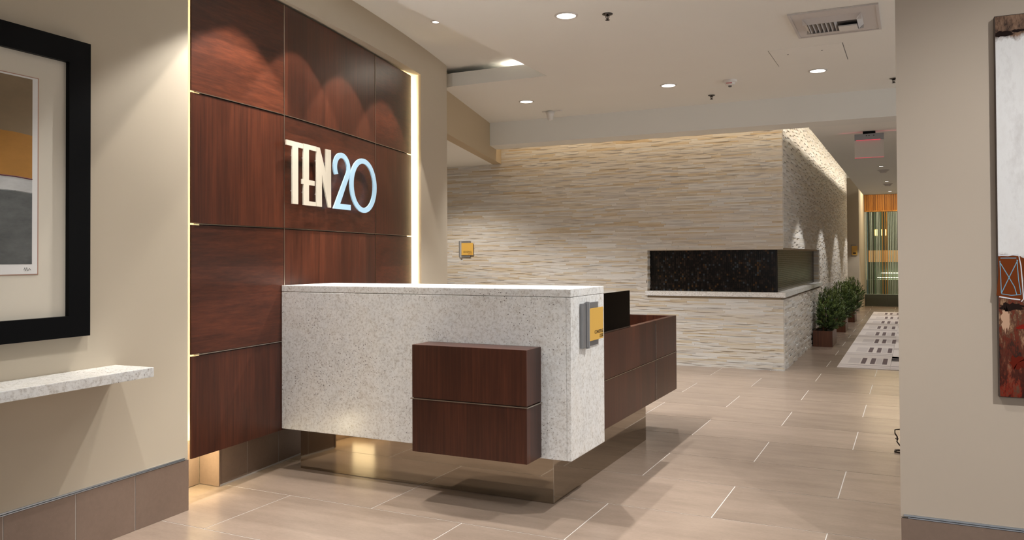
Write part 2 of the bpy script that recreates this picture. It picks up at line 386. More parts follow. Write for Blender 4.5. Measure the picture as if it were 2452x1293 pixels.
# ---- ceilings
mc = MB()
mc.box(-3.385, 5, -4, 10.08, ZC, ZC+.3)
mc.prism([(W(-4)-.05, -4), (-3.385, -4), (-3.385, 2.6), (W(2.6)-.05, 2.6)], ZC, ZC+.3)
mc.prism([(W(7.60), 7.72), (-3.385, 7.72), (-3.385, 10.08), (BK(10.08)-.02, 10.08), (BK(7.75)-.02, 7.75)], ZC, 3.505)
struct(mc.obj('ceiling', M_ceil, fix=True))
mt = MB(); mt.prism([(W(2.6)-.1, 2.6), (-3.37, 2.6), (-3.37, 8.4), (W(8.4)-.1, 8.4)]+[(W(y)-.1, y) for y in (7.5, 6.5, 5.5, 4.5, 3.5)], ZT, ZT+.1)
mt.box(-5.0, -3.37, 8.4, 8.5, 3.5, 3.66)
struct(mt.obj('ceiling_trough', M_ceil, fix=True))
bm_ = MB(); bm_.box(-5.6, 5, 10.08, 10.50, ZH, 3.9)
struct(bm_.obj('ceiling_beam', M_ceilw))
hcl = MB(); hcl.box(-1.114, 5, 10.50, 22.95, ZH, ZH+.14); hcl.box(-5.6, 5, 10.5, 22.95, 3.85, 3.9); hcl.box(-3.0, 5, 22.95, 27.6, 3.5, 3.6); hcl.box(-5.6, 5, 22.951, 23.05, 3.6, 3.9); hcl.box(-3.1, -3.0, 22.25, 23.1, 0, 3.85); hcl.box(-1.114, 5, 22.85, 22.95, ZH, 3.6)
hcl.box(-7.6, -5.4, 10.86, 11.2, 2.87, 3.9)
struct(hcl.obj('ceiling_hall', M_ceil))

# ---- stone wall
XS, YS = -1.488, 10.870
core = MB()
core.box(-7.6, XS-.022, YS+.005, 22.3, 0, .93)
core.box(-7.6, XS-.022, YS+.005, 22.3, 1.552, 3.85)
core.box(-7.6, -3.27, YS+.005, 22.3, .93, 1.552)
core.box(-3.27, XS-.022, 15.31, 22.3, .93, 1.552)
core.box(-3.27, -1.572, 10.978, 15.31, .93, 1.552)
ws = struct(core.obj('wall_stone', M_stoneback))
PH = .0202; PHS = .0303
def strip_mesh(Ln, amp, inv, mbt=None, org=None, side=False, t=0.0, pw=3, sh=0.0):
    n = 12 if side else 8; vs = []; fs = []
    h = (PHS if side else PH)-.0006
    for i in range(n+1):
        s = i/n; w = math.sin(math.pi*min(1, max(0, s+sh)))**pw
        d = .004+(.028 if side else .014)-amp*w
        x = -Ln/2+.0006+(Ln-.0012)*s
        vs += [(x, .012, 0), (x, -d, 0), (x, -d, h), (x, .012, h)]
    for i in range(n):
        k = 4*i; fs += [(k, k+4, k+5, k+1), (k+1, k+5, k+6, k+2), (k+2, k+6, k+7, k+3)]
    fs += [(0, 1, 2, 3), (4*n+3, 4*n+2, 4*n+1, 4*n)]
    if mbt is None: return MB().add(vs, fs).mesh('stone_strip', M_stoneO)
    ox, oy, oz = org
    if side: vs = [(ox-y, oy+x, oz+z) for x, y, z in vs]
    else: vs = [(ox+x, oy+y, oz+z) for x, y, z in vs]
    mbt.add(vs, fs, 0, t)
VAR = [(l, a, iv) for l in (.36, .44, .52) for a, iv in ((.007, True), (.001, False), (.011, True), (.004, False))]
VM = [strip_mesh(*v) for v in VAR]
front = []; sidep = MB(); frontrest = MB()
nrow = int(3.82/PH)
for rr in range(nrow):
    z = rr*PH
    if z+PH > 3.84: break
    # front, laid from the corner to the left
    x = XS+.008; first = True
    while x > -7.5:
        k = random.randrange(len(VAR)); ln = VAR[k][0]
        if first: ln = random.uniform(.12, .5); first = False; k = -1
        a, b = x-ln, x; x = a
        inhole = z+PH > .925 and z < 1.552
        if inhole and b > -3.27:
            if a < -3.30: b = -3.272; k = -1; ln = b-a
            else: continue
        front.append(((a+b)/2, z, k, ln))
for rr in range(int(3.82/PHS)):
    z = rr*PHS; y = YS-.004-random.uniform(0, .2)*0
    while y < 22.28:
        ln = random.choice((.36, .42, .48))
        if y < YS: ln = random.uniform(.12, .5)
        a, b = y, min(y+ln, 22.29); y += ln
        if z+PHS > .925 and z < 1.552 and a < 15.31:
            if b > 15.36: a = 15.312
            else: continue
        if b-a < .03: continue
        dip = random.random() < .62
        strip_mesh(b-a, random.choice((.022, .026, .028)) if dip else .001, True if dip else False, sidep, (XS-.014+random.uniform(-.001, .001), (a+b)/2, z), True, random.choice((.45, .5, .55, .62,   .8, .85, .3)), 4, random.uniform(-.18, .18))
cand = sorted([i for i, f in enumerate(front) if f[2] >= 0 and f[0] > -5.0 and .1 < f[1] < 2.9 and f[3] > .4 and not (f[0] < -2.2 and f[1] < .95) and f[2] >= 0], key=lambda i: (-round(front[i][3], 2), front[i][0]**2+(front[i][1]-1.5)**2))[:300]
cs = set(cand)
for i, (x, z, k, ln) in enumerate(front):
    if i in cs: mkobj('stone_strip', VM[k], ws, loc=(x, YS+((i*37) % 7-3)*.0006, z))
    else:
        _, a, iv = VAR[k] if k >= 0 else (0, .01, False)
        strip_mesh(ln, a, iv, frontrest, (x, YS, z), False, random.random())
stuff(frontrest.obj('stone_strip_remainder', M_stoneA, ws, tint=True)); stuff(sidep.obj('side_stone_strip_remainder', M_stoneA, ws, tint=True))
# mosaic lining of the recess
fp = MB(); PT = .0262
MB().box(-3.268, -1.570, 10.9755, 10.978, 1.001, 1.5515).box(-1.5715, -1.5690, 10.978, 15.309, 1.001, 1.5515).obj('mosaic_grout', M_mosgrout, ws)
n = int((3.262-1.572)/PT)
for i in range(n+1):
    for j in range(21):
        x = -3.266+i*PT; z = 1.003+j*PT
        if x+PT > -1.566: continue
        fp.box(x, x+PT-.003, 10.972, 10.98, z, z+PT-.003, 0, random.random())
for i in range(int((15.3-10.98)/PT)):
    for j in range(21):
        y = 10.982+i*PT; z = 1.003+j*PT
        fp.box(-1.5725, -1.5655, y, y+PT-.003, z, z+PT-.003, 0, random.random())
fpo = stuff(fp.obj('mosaic_tile_lining', M_mosaic, ws, tint=True))
rv = MB(); 
for j in range(21):
    z = 1.002+j*.0262; d = random.uniform(0, .012)
    rv.box(-3.275, -3.262-d, 10.86, 10.975, z, z+.025, 0, random.random()); rv.box(-1.575, -1.49+d, 15.300-d, 15.318, z, z+.025, 0, random.random())
stuff(rv.obj('recess_edge_strips', M_stoneA, ws, tint=True))
sl = thing('granite_sill', 'pale granite sill wrapping the corner under the black mosaic recess', 'sill', (-3.3, 10.84, .93))
s1 = MB().prism([(-3.30, 10.838), (-1.452, 10.838), (-1.452, 15.62), (-1.565, 15.62), (-1.565, 10.965), (-3.30, 10.965)], .938, 1.0)
o = s1.obj('sill_slab', M_granite, sl, fix=True); o.location = (3.3, -10.84, -.93)

# ---- far end of the hall
fe = MB()
fe.box(-3.0, -1.235, 23.0, 23.12, 0, 3.5); fe.box(-1.36, -1.235, 23.12, 27.6, 0, 3.5)
struct(fe.obj('wall_hall_left', M_wall))
struct(MB().box(-1.235, 5, 27.5, 27.62, 0, 3.6).obj('wall_far', plain('green_grey_wall', srgb(92, 104, 92), .3)))
M_sage = plain('sage_tile', srgb(98, 104, 92), .35)
tb = struct(MB().box(-1.235, 2.5, 25.72, 25.85, 0, .345).obj('baseboard_far', M_groutd))
for i in range(6):
    MB().box(-1.233+i*.6, -1.237+(i+1)*.6, 25.708, 25.722, .002, .343).obj('base_tile', M_sage, tb)
struct(MB().box(1.4, 5, 10.5, 10.65, 0, 3.04).obj('wall_lounge', M_wall))
struct(MB().box(1.4, 1.55, 10.65, 27.6, 0, 3.6).obj('wall_hall_right', M_wall))

# ---- right partition, room walls
XR, YR = -.057, 4.062
struct(MB().box(XR, 5, YR, YR+.16, .3, ZC).box(XR+.006, 5, YR+.006, YR+.154, 0, .3).obj('wall_right', M_wall2))
br = struct(MB().box(XR+.004, 5, YR-.008, YR+.02, 0, .296).obj('baseboard_right', M_groutd))
x = XR+.002
for wv in [.62]*8: MB().box(x, x+wv-.004, YR-.010, YR+.0, .001, .296).obj('base_tile', M_base, br); x += wv
MB().box(XR+.03, 5, YR-.012, YR+.004, .298, .3025).obj('metal_cap', M_trim, br)
MB().box(XR+.012, 5, YR-.006, YR+.004, .3045, .312).obj('metal_cap', M_trim, br)
# outer room walls with openings made up behind the added fill lights
wr = MB()
wr.box(-4.6, 5, -4.1, -4, 0, .5); wr.box(-4.6, 5, -4.1, -4, 3.1, 3.6); wr.box(-4.6, -3.2, -4.1, -4, .5, 3.1); wr.box(4.4, 5, -4.1, -4, .5, 3.1)
struct(wr.obj('wall_behind', M_wall))
wr = MB(); wr.box(5, 5.1, -4, 27.6, 0, .7); wr.box(5, 5.1, -4, 27.6, 3.1, 3.7); wr.box(5, 5.1, -4, 4.6, .7, 3.1); wr.box(5, 5.1, 9.8, 27.6, .7, 3.1)
struct(wr.obj('wall_east', M_wall))

# ------------------------------------------------------------------ wood wall
fwall = thing('wood_feature_wall', 'tall curved reddish-brown veneer wall of twelve panels with thin metal strips, backlit edges', 'wall panelling', (-4.1, 5.1, .27))
def rel(o): o.location = (4.1, -5.1, -.27); return o
rows = [.272, .893, 1.682, 2.480, 3.262]; cols = [3.507, 4.402, 5.86, 6.69]
for i in range(3):
    for j in range(4):
        y0, y1 = cols[i]+.004, cols[i+1]-.004; z0, z1 = rows[j]+.006, rows[j+1]-.006
        horiz = (i+j) % 2 == 1 if True else 0
        rel(strip_curve('panel', M_woodH if horiz else M_woodV, fwall, y0, y1, 0, -.012, z0, z1, P, 6))
bk = strip_curve('backing_board', plain('backing_black', srgb(16, 10, 8), .7), fwall, 3.62, 6.60, -.0125, -.045, .275, 3.25, P, 12); rel(bk)
for z in rows[1:4]: rel(strip_curve('metal_strip', M_chrome, fwall, 3.54, 6.67, .007, -.011, z-.001, z+.004, P, 12))
for y in cols[1:3]: rel(MB().prism([(P(y)-.011, y-.003), (P(y)+.003, y-.003), (P(y)+.003, y+.003), (P(y)-.011, y+.003)], .275, 3.258).obj('metal_strip', M_chrome, fwall, fix=True))

# ---- raised lettering
A = Vector((-3.951, 4.402)); B = Vector((-4.224, 5.86)); tv = (B-A).normalized(); nv = Vector((tv.y, -tv.x))
sg = thing('wall_lettering', 'raised cream letters and pale blue numerals on the wood panelling', 'sign')
def poly_extrude(name, outers, mat, d0=.045, d1=.055, holes=False, bev=.003):
    # outers: list of quads/strips (convex polygons) of (s, z)
    mb = MB()
    for pts in outers:
        n = len(pts); vs = []
        for d in (d1, d0):
            for s, z in pts:
                q = A+tv*s+nv*d; vs.append((q.x, q.y, z))
        fs = [tuple(range(n)), tuple(range(2*n-1, n-1, -1))]+[(i, n+i, n+(i+1) % n, (i+1) % n) for i in range(n)]
        mb.add(vs, fs)
    bm = bmesh.new(); me = mb.mesh(name, mat); bm.from_mesh(me); bmesh.ops.remove_doubles(bm, verts=bm.verts, dist=1e-5)
    # drop inner coincident walls
    seen = {}
    for f in bm.faces:
        key = tuple(sorted(v.index for v in f.verts)); seen.setdefault(key, []).append(f)
    bm.verts.index_update()
    dead = [f for k, fs in seen.items() if len(fs) > 1 for f in fs]
    bmesh.ops.delete(bm, geom=dead, context='FACES_ONLY'); bmesh.ops.recalc_face_normals(bm, faces=bm.faces)
    bm.to_mesh(me); bm.free()
    o = bpy.data.objects.new(name, me); COL.objects.link(o); o.parent = sg; return o
R4 = lambda a, b, c, d: [(a, c), (b, c), (b, d), (a, d)]
poly_extrude('letter', [R4(-.056, .021, 2.262, 2.298), R4(.021, .098, 2.262, 2.298), R4(.098, .166, 2.262, 2.298), R4(.021, .098, 1.857, 2.262)], M_cream)
poly_extrude('letter', [R4(.173, .249, 1.857, 1.888), R4(.173, .249, 1.888, 2.007), R4(.173, .249, 2.007, 2.043), R4(.173, .249, 2.043, 2.266), R4(.173, .249, 2.266, 2.301), R4(.249, .358, 2.266, 2.301), R4(.249, .331, 2.007, 2.043), R4(.151, .173, 2.007, 2.043), R4(.249, .347, 1.857, 1.888)], M_cream)
poly_extrude('letter', [[(.362, 1.858), (.440, 1.858), (.440, 2.102), (.362, 2.300)], [(.362, 2.300), (.440, 2.102), (.540, 1.860), (.582, 1.860), (.503, 2.118), (.409, 2.300)], [(.503, 2.118), (.582, 1.860), (.582, 2.303), (.503, 2.303)]], M_cream)
def arc(cx, cz, rx, rz, a0, a1, n): return [(cx+rx*math.cos(math.radians(a0+(a1-a0)*i/n)), cz+rz*math.sin(math.radians(a0+(a1-a0)*i/n))) for i in range(n+1)]
oo = arc(.763, 2.185, .143, .120, 212, -22, 22); ii = arc(.763, 2.185, .084, .079, 222, -22, 22)
oo += [(.730, 1.900)]; ii += [(.619, 1.857)]
quads = [[ii[k], ii[k+1], oo[k+1], oo[k]] for k in range(len(oo)-1)]
quads.append([(.619, 1.857), (.911, 1.858), (.911, 1.901), (.730, 1.900)])
poly_extrude('numeral', quads, M_blue)
oo = arc(1.147, 2.076, .251, .227, 0, 360, 48); ii = arc(1.147, 2.076, .184, .185, 0, 360, 48)
poly_extrude('numeral', [[ii[k], ii[k+1], oo[k+1], oo[k]] for k in range(48)], M_blue)
# stand-off pins
for s, z in ((.06, 2.2), (.06, 1.95), (.21, 2.2), (.21, 1.95), (.40, 2.2), (.40, 1.95), (.545, 2.2), (.545, 1.95), (.763, 2.285), (.70, 1.88), (.86, 1.88), (1.147, 2.282), (1.147, 1.872)):
    q = A+tv*s; MB().tube([(q.x+nv.x*.018, q.y+nv.y*.018, z), (q.x+nv.x*.0448, q.y+nv.y*.0448, z)], .006, 6).obj('mounting_pin', M_alu, sg)

# ------------------------------------------------------------------ reception desk
desk = thing('reception_desk', 'floating reception desk of speckled white granite and dark wood on a mirror metal plinth', 'desk', (-2.8, 4.6, 0))
def dk(o): o.location = (2.8, -4.6, 0); return o
X0, X1, Y0, Y1 = -3.944, -1.775, 4.37, 4.934
dk(MB().box(X0, X1-.03, Y0, Y0+.035, .29, 1.238).obj('front_slab', M_granite, desk, bevel=.004))
dk(MB().box(X1-.0295, X1, Y0, Y1, .29, 1.238).obj('side_slab', M_granite, desk, bevel=.006))
dk(MB().box(X0, X1, Y0, Y1, 1.2395, 1.285).obj('top_slab', M_granite, desk, bevel=.005))
dk(MB().box(X0+.02, X1-.03, Y0+.036, Y1-.02, .30, 1.238).obj('desk_core', M_woodD, desk))
# wood box hung on the granite front
dk(MB().box(-2.735, -1.965, 4.169, Y0-.001, .625, .945).obj('wood_box', M_woodD, desk, bevel=.003))
dk(MB().box(-2.735, -1.965, 4.169, Y0-.001, .298, .615).obj('wood_box', M_woodD, desk, bevel=.003))
dk(MB().box(-2.728, -1.972, 4.176, Y0-.001, .612, .628).obj('wood_box_core', M_dark, desk))
dk(MB().box(-2.743, -1.957, 4.161, Y0-.001, .6165, .6225).obj('metal_strip', M_chrome, desk))
# wood return wing
XW = -1.862
for (z0, z1) in ((.312, .635), (.642, .955)):
    for (y0, y1) in ((4.936, 6.398), (6.404, 7.035)):
        dk(MB().box(XW-.045, XW, y0, y1, z0, z1).obj('wing_panel', M_woodD, desk, bevel=.002))
dk(MB().box(XW-.043, XW-.012, 4.936, 7.03, .315, .953).obj('wing_core', M_dark, desk))
dk(MB().box(XW-.046, XW+.004, 4.94, 7.039, .636, .641).obj('metal_strip', M_chrome, desk))
dk(MB().box(XW-.02, XW+.004, 6.3985, 6.4035, .318, .925).obj('metal_strip', M_chrome, desk))
dk(MB().box(-3.2, XW-.001, 6.99, 7.034, .312, .954).obj('end_panel', M_woodD, desk, bevel=.002))
dk(MB().box(-3.2, XW-.046, 4.95, 6.989, .70, .735).obj('work_surface', M_woodD, desk))
dk(MB().box(-3.2, -3.16, 4.95, 6.989, .315, .70).obj('inner_panel', M_woodD, desk))
dk(MB().box(-3.158, XW-.046, 4.95, 6.989, .313, .335).obj('underside_panel', M_woodD, desk))
# metal plinth (L shaped)
dk(MB().prism([(-3.86, 4.468), (-1.93, 4.468), (-1.93, 6.335), (-2.9, 6.335), (-2.9, 5.1), (-3.86, 5.1)], .001, .312).obj('metal_plinth', M_mirror, desk, fix=True, bevel=.002))
scr = thing('black_glass_screen', 'dark glass privacy screen standing on the wood wing beside the granite end', 'screen', (-1.88, 5.35, .956))
MB().box(-.008, .008, -.41, .415, .004, .268).obj('glass_pane', M_blackglass, scr, bevel=.0015)
MB().box(-.013, .013, -.41, .415, .0, .008).obj('base_channel', M_dark, scr)

# ---- concierge sign on the granite end
cs_ = thing('concierge_sign', 'amber and aluminium sign reading CONCIERGE DESK on the granite desk end', 'sign', (X1, 4.66, 1.06))
MB().box(.001, .009, -.150, .142, -.131, .134).obj('back_plate', M_alu, cs_, bevel=.001)
MB().box(.009, .022, -.150, -.105, -.131, .134).obj('edge_bar', M_alu, cs_, bevel=.002)
MB().tube([(.018, -.065, -.138), (.018, -.065, .142)], .013, 10).obj('channel_post', M_alu, cs_, smooth=False)
MB().box(.009, .026, -.098, -.058, -.131, .138).obj('edge_bar', M_alu, cs_, bevel=.002)
plt = MB().box(.022, .029, -.058, .180, -.096, .100).obj('amber_plate', M_orange, cs_, bevel=.001)
text('lettering', 'CONCIERGE', .030, (.0295, .178, -.058), (90, 0, 90), M_dark, plt, 'RIGHT', .0006, .92)
text('lettering', 'DESK', .030, (.0295, .178, -.086), (90, 0, 90), M_dark, plt, 'RIGHT', .0006, .92)
# ---- sign on the stone wall
l2 = thing('office_sign', 'small amber and aluminium sign reading LEASING on the stone wall', 'sign', (-6.12, 10.835, 1.6))
MB().box(-.125, .075, -.004, .012, -.127, .123).obj('back_plate', M_alu, l2, bevel=.001)
MB().box(-.100, -.072, -.022, -.004, -.132, .126).obj('channel_post', plain('pale_aluminium', srgb(215, 218, 222), .3, .6), l2, bevel=.001)
plt = MB().box(-.075, .128, -.014, -.006, -.095, .092).obj('amber_plate', M_orange, l2, bevel=.001)
text('lettering', 'LEASING', .040, (.105, -.0145, -.058), (90, 0, 0), M_dark, plt, 'RIGHT', .0006, .95)
text('lettering', 'OFFICE', .024, (.110, -.0145, -.083), (90, 0, 0), plain('rust_lettering', srgb(140, 60, 30), .6), plt, 'RIGHT', .0006, .95)
# ---- sign far down the hall
l3 = thing('hall_sign', 'tiny amber sign on the beige wall at the far end of the hall', 'sign', (-1.36, 22.995, 1.6))
MB().box(-.07, .05, -.006, .003, -.15, .15).obj('back_plate', M_alu, l3)
plt = MB().box(-.055, .085, -.014, -.006, -.125, .118).obj('amber_plate', M_orange, l3)
MB().box(-.02, .05, -.016, -.014, -.09, -.05).obj('lettering', M_dark, plt)

# ------------------------------------------------------------------ left wall: framed print, shelf
ang = math.atan2(-.062, 1)
YF = 2.745
fr = thing('framed_print', 'large black framed abstract print with ochre and grey bands on the left wall', 'picture', (W(YF)+.002, YF, 1.088), (0, 0, math.atan(.062)))
# local: x outwards (+X), y along wall (negative = towards the viewer)
H_ = 1.479; WD = 1.75
M_mat = plain('cream_mat_board', srgb(214, 206, 190), .8); M_paper = plain('white_paper', srgb(225, 223, 220), .8)
def fbox(a, b, c, d, x0, x1): return MB().box(x0, x1, a, b, c, d)
FI = (-WD+.122, -.122, .105, H_-.118)
cor = [((-WD, 0), (FI[0], FI[2])), ((0, 0), (FI[1], FI[2])), ((0, H_), (FI[1], FI[3])), ((-WD, H_), (FI[0], FI[3]))]
for q in range(4):
    (o1, i1), (o2, i2) = cor[q], cor[(q+1) % 4]
    vs = [(x, p[0], p[1]) for x in (0, .045) for p in (o1, o2, i2, i1)]
    MB().add(vs, [(0, 3, 2, 1), (4, 5, 6, 7), (0, 1, 5, 4), (1, 2, 6, 5), (2, 3, 7, 6), (3, 0, 4, 7)]).obj('frame_rail', M_black, fr, fix=True)
fbox(-WD+.1, -.1, .09, H_-.1, .004, .020).obj('mat_board', M_mat, fr)
# copper bevel, paper, print bands
YP = -.278; Z0, Z1 = 1.405-1.088, 2.336-1.088
fbox(-WD+.27, YP+.009, Z0-.004, Z1+.004, .020, .0225).obj('bevel_line', plain('copper_bevel', srgb(170, 130, 110), .35, .5), fr)
pap = fbox(-WD+.274, YP+.003, Z0, Z1, .0226, .0236).obj('paper', M_paper, fr)
def artmat(name, ca, cb, sc=4, rough=.7):
    m, nt, b = newmat(name); v = coords(nt, (1, .7, 1.6)); f = noise(nt, v, sc, 6, .65)
    L(nt, ramp(nt, f, [(.3, ca), (.7, cb)]).outputs[0], b.inputs['Base Color']); b.inputs['Roughness'].default_value = rough; m.diffuse_color = ca; return m
PE = YP-.025; zz = lambda y: 2.336-(y-190)*.002-1.088
bands = [('tan', 194, 328, artmat('tan_paint', srgb(122, 104, 78), srgb(136, 116, 88)), 0, 2), ('ochre', 328, 431, artmat('ochre_paint', srgb(150, 104, 34), srgb(176, 122, 46)), 2, 1),
         ('white', 433, 466, artmat('chalk_paint', srgb(170, 170, 168), srgb(196, 196, 194), 9), 2, -4), ('grey', 464, 632, artmat('charcoal_paint', srgb(62, 64, 64), srgb(104, 106, 104), 5), -5, 0)]
for nm, ya, yb, mm, da, db in bands:
    n = 14; vs = []; fs = []
    for i in range(n+1):
        y = PE-(WD-.58)*i/n; w = 3*math.sin(i*1.1)+i*1.0
        top = zz(ya)+(.002*(w if nm != 'tan' else 0)); bot = zz(yb)+(.002*((3*math.sin(i*1.1)+i) if nm != 'grey' else 0))
        vs += [(.0245, y, bot), (.0245, y, top), (.0237, y, bot), (.0237, y, top)]
    for i in range(n): k = 4*i; fs += [(k, k+1, k+5, k+4)]
    MB().add(vs, fs).obj('print_band', mm, pap, fix=False)
rl = MB(); n = 14
pts = [(.0248, PE-(WD-.58)*i/n, zz(431.5)+.002*(3*math.sin(i*1.1)+i)) for i in range(n+1)]
rl.tube(pts, .003, 4).obj('print_line', plain('crimson_line', srgb(88, 24, 34), .6), pap)
sgn = MB(); sgn.tube([(.0242, PE-.04, zz(652)+.012), (.0242, PE-.036, zz(640)), (.0242, PE-.032, zz(648)), (.0242, PE-.026, zz(640)), (.0242, PE-.02, zz(648)), (.0242, PE-.012, zz(642)), (.0242, PE-.006, zz(646))], .0013, 4)
sgn.obj('signature', plain('pencil_grey', srgb(110, 108, 106), .8), pap)
# glass is not discernible as a pane edge but glints on the frame; left out of plane

SY = 2.939
sh = thing('granite_shelf', 'speckled granite wall shelf under the framed print', 'shelf', (W(SY), SY, .864), (0, 0, math.atan(.062)))
MB().box(.001, .272, -1.75, 0, 0, .049).obj('shelf_slab', M_granite, sh, bevel=.003)
for yb in (-.14, -.9, -1.6): MB().box(.001, .22, yb-.025, yb+.025, -.005, -.0005).box(.001, .007, yb-.025, yb+.025, -.03, -.0005).obj('bracket', M_alu, sh)

# ------------------------------------------------------------------ right wall canvas
cv = thing('abstract_canvas', 'tall unframed abstract canvas, white above and rust red below, on the right wall', 'painting', (.326, YR-.002, .868))
CW, CH = .95, 1.628
def canvas_mat():
    m, nt, b = newmat('abstract_painting'); b.inputs['Specular IOR Level'].default_value = .15; t = N(nt, 'ShaderNodeTexCoord'); sp = N(nt, 'ShaderNodeSeparateXYZ'); L(nt, t.outputs['Object'], sp.inputs[0])
    v = t.outputs['Object']; mp = N(nt, 'ShaderNodeMapping'); mp.inputs['Scale'].default_value = (2.2, 1, 1); L(nt, v, mp.inputs[0])
    mv = N(nt, 'ShaderNodeMapping'); mv.inputs['Scale'].default_value = (2.4, 1, .8); L(nt, v, mv.inputs[0])
    f = noise(nt, mp.outputs[0], 4, 7, .7); g = noise(nt, mv.outputs[0], 9, 7, .78)
    zz_ = N(nt, 'ShaderNodeMath', operation='MULTIPLY_ADD'); zz_.inputs[1].default_value = .16; L(nt, f, zz_.inputs[0]); L(nt, sp.outputs[2], zz_.inputs[2])
    # vertical zones
    low = ramp(nt, g, [(.30, srgb(20, 14, 12)), (.40, srgb(62, 40, 28)), (.46, srgb(112, 44, 26)), (.52, srgb(84, 58, 42)), (.58, srgb(140, 104, 78)), (.7, srgb(186, 160, 132))])
    lowd = ramp(nt, g, [(.38, srgb(16, 13, 13)), (.5, srgb(60, 24, 14)), (.56, srgb(120, 34, 16)), (.66, srgb(84, 62, 46))])
    d1 = N(nt, 'ShaderNodeMapRange'); d1.inputs[1].default_value = .12; d1.inputs[2].default_value = .38; L(nt, zz_.outputs[0], d1.inputs[0])
    lo_ = mixc(nt, d1.outputs[0], lowd.outputs[0], low.outputs[0])
    wh = ramp(nt, f, [(.25, srgb(196, 192, 190)), (.5, srgb(226, 225, 224)), (.8, srgb(214, 210, 208))])
    d2 = N(nt, 'ShaderNodeMapRange'); d2.inputs[1].default_value = .655; d2.inputs[2].default_value = .70; L(nt, zz_.outputs[0], d2.inputs[0])
    c = mixc(nt, d2.outputs[0], lo_, wh.outputs[0])
    tp = ramp(nt, g, [(.38, srgb(52, 34, 24)), (.5, srgb(120, 92, 72)), (.7, srgb(160, 128, 104))])
    d3 = N(nt, 'ShaderNodeMapRange'); d3.inputs[1].default_value = 1.60; d3.inputs[2].default_value = 1.625; L(nt, zz_.outputs[0], d3.inputs[0])
    c = mixc(nt, d3.outputs[0], c, tp.outputs[0])
    L(nt, c, b.inputs['Base Color']); b.inputs['Roughness'].default_value = .45; bump(nt, g, b, .25, .004); return m
MB().box(0, CW, -.036, 0, 0, CH).obj('canvas_body', plain('canvas_edge', srgb(74, 62, 54), .8), cv, bevel=.004)
MB().box(.004, CW-.004, -.0375, -.036, .004, CH-.004).obj('painted_face', canvas_mat(), cv)
def stroke(pts, r, mat, nm='paint_stroke', y=-.0385):
    mb = MB()
    P3 = [Vector((x, 0, z)) for x, z in pts]; vs = []
    for i, p in enumerate(P3):
        d = (P3[min(i+1, len(P3)-1)]-P3[max(0, i-1)]).normalized(); q = Vector((d.z, 0, -d.x))*r
        vs += [(p.x+q.x, y, p.z+q.z), (p.x-q.x, y, p.z-q.z)]
    off = [0]; stroke.n = getattr(stroke, 'n', 0)+1; vs = [(a, b-.00008*(stroke.n % 9), c) for a, b, c in vs]
    mb.add(vs, [(2*i, 2*i+2, 2*i+3, 2*i+1) for i in range(len(P3)-1)]); return mb.obj(nm, mat, cv)
M_sky = plain('sky_blue_paint', srgb(110, 160, 180), .5); M_wp = plain('thick_white_paint', srgb(214, 214, 218), .5)
stroke([(.004, .520), (.055, .515), (.088, .50)], .088, plain('rust_brown_paint', srgb(104, 50, 18), .7, spec=.1), 'paint_patch', -.0380)
z0 = .434; z1 = .600
MB().add([(.004, -.0381, z0-.012), (.090, -.0381, z0-.02), (.086, -.0381, z1+.0), (.004, -.0381, z1)], [(0, 1, 2, 3)]).obj('paint_patch', plain('brown_square_paint', srgb(108, 50, 16), .7, spec=.1), cv)
stroke([(.010, .580), (.012, .52), (.014, .442)], .0014, M_sky); stroke([(.012, .592), (.07, .592)], .0014, M_sky); stroke([(.072, .585), (.077, .50), (.085, .440)], .0014, M_sky)
stroke([(.014, .440), (.05, .434), (.085, .438)], .0014, M_sky); stroke([(.012, .570), (.045, .505), (.062, .470), (.070, .436)], .0015, M_sky); stroke([(.014, .442), (.045, .515), (.075, .583)], .0015, M_sky)
stroke([(.004, .604), (.04, .602), (.078, .608), (.086, .56), (.090, .50), (.094, .42), (.086, .408)], .0020, M_wp, 'paint_stroke', -.0388); stroke([(.006, .428), (.05, .420), (.082, .416)], .0026, M_wp)
stroke([(.102, .545), (.2, .54), (.3, .548)], .035, plain('black_paint', srgb(28, 18, 18), .5), 'paint_patch', -.0382)
stroke([(.104, .41), (.112, .38), (.112, .30)], .010, M_wp)
def blob(cx, cz, rx, rz, mat, seed, y=-.0381):
    rb = random.Random(seed); n = 26; vs = [(max(.004, cx+rx*math.cos(6.2832*i/n)*(1+rb.uniform(-.3, .25))), y, cz+rz*math.sin(6.2832*i/n)*(1+rb.uniform(-.35, .35))) for i in range(n)]
    MB().add([(cx, y, cz)]+vs, [(0, i+1, (i+1) % n+1) for i in range(n)]).obj('paint_patch', mat, cv)
M_umb = plain('umber_paint', srgb(30, 18, 14), .7, spec=.1)
blob(.035, 1.548, .035, .013, M_umb, 3); blob(.09, 1.556, .03, .006, M_umb, 5, -.0383); blob(.16, 1.56, .04, .008, M_umb, 6, -.0382)
M_redp = plain('red_paint', srgb(128, 30, 20), .7, spec=.1)
blob(.12, .30, .06, .012, M_redp, 8); blob(.07, .15, .03, .03, plain('deep_red_paint', srgb(96, 28, 14), .7, spec=.1), 9); blob(.028, .33, .015, .05, plain('flesh_paint', srgb(188, 150, 122), .6), 10); blob(.05, .385, .05, .016, plain('black_brown_paint', srgb(34, 20, 16), .7, spec=.1), 11)

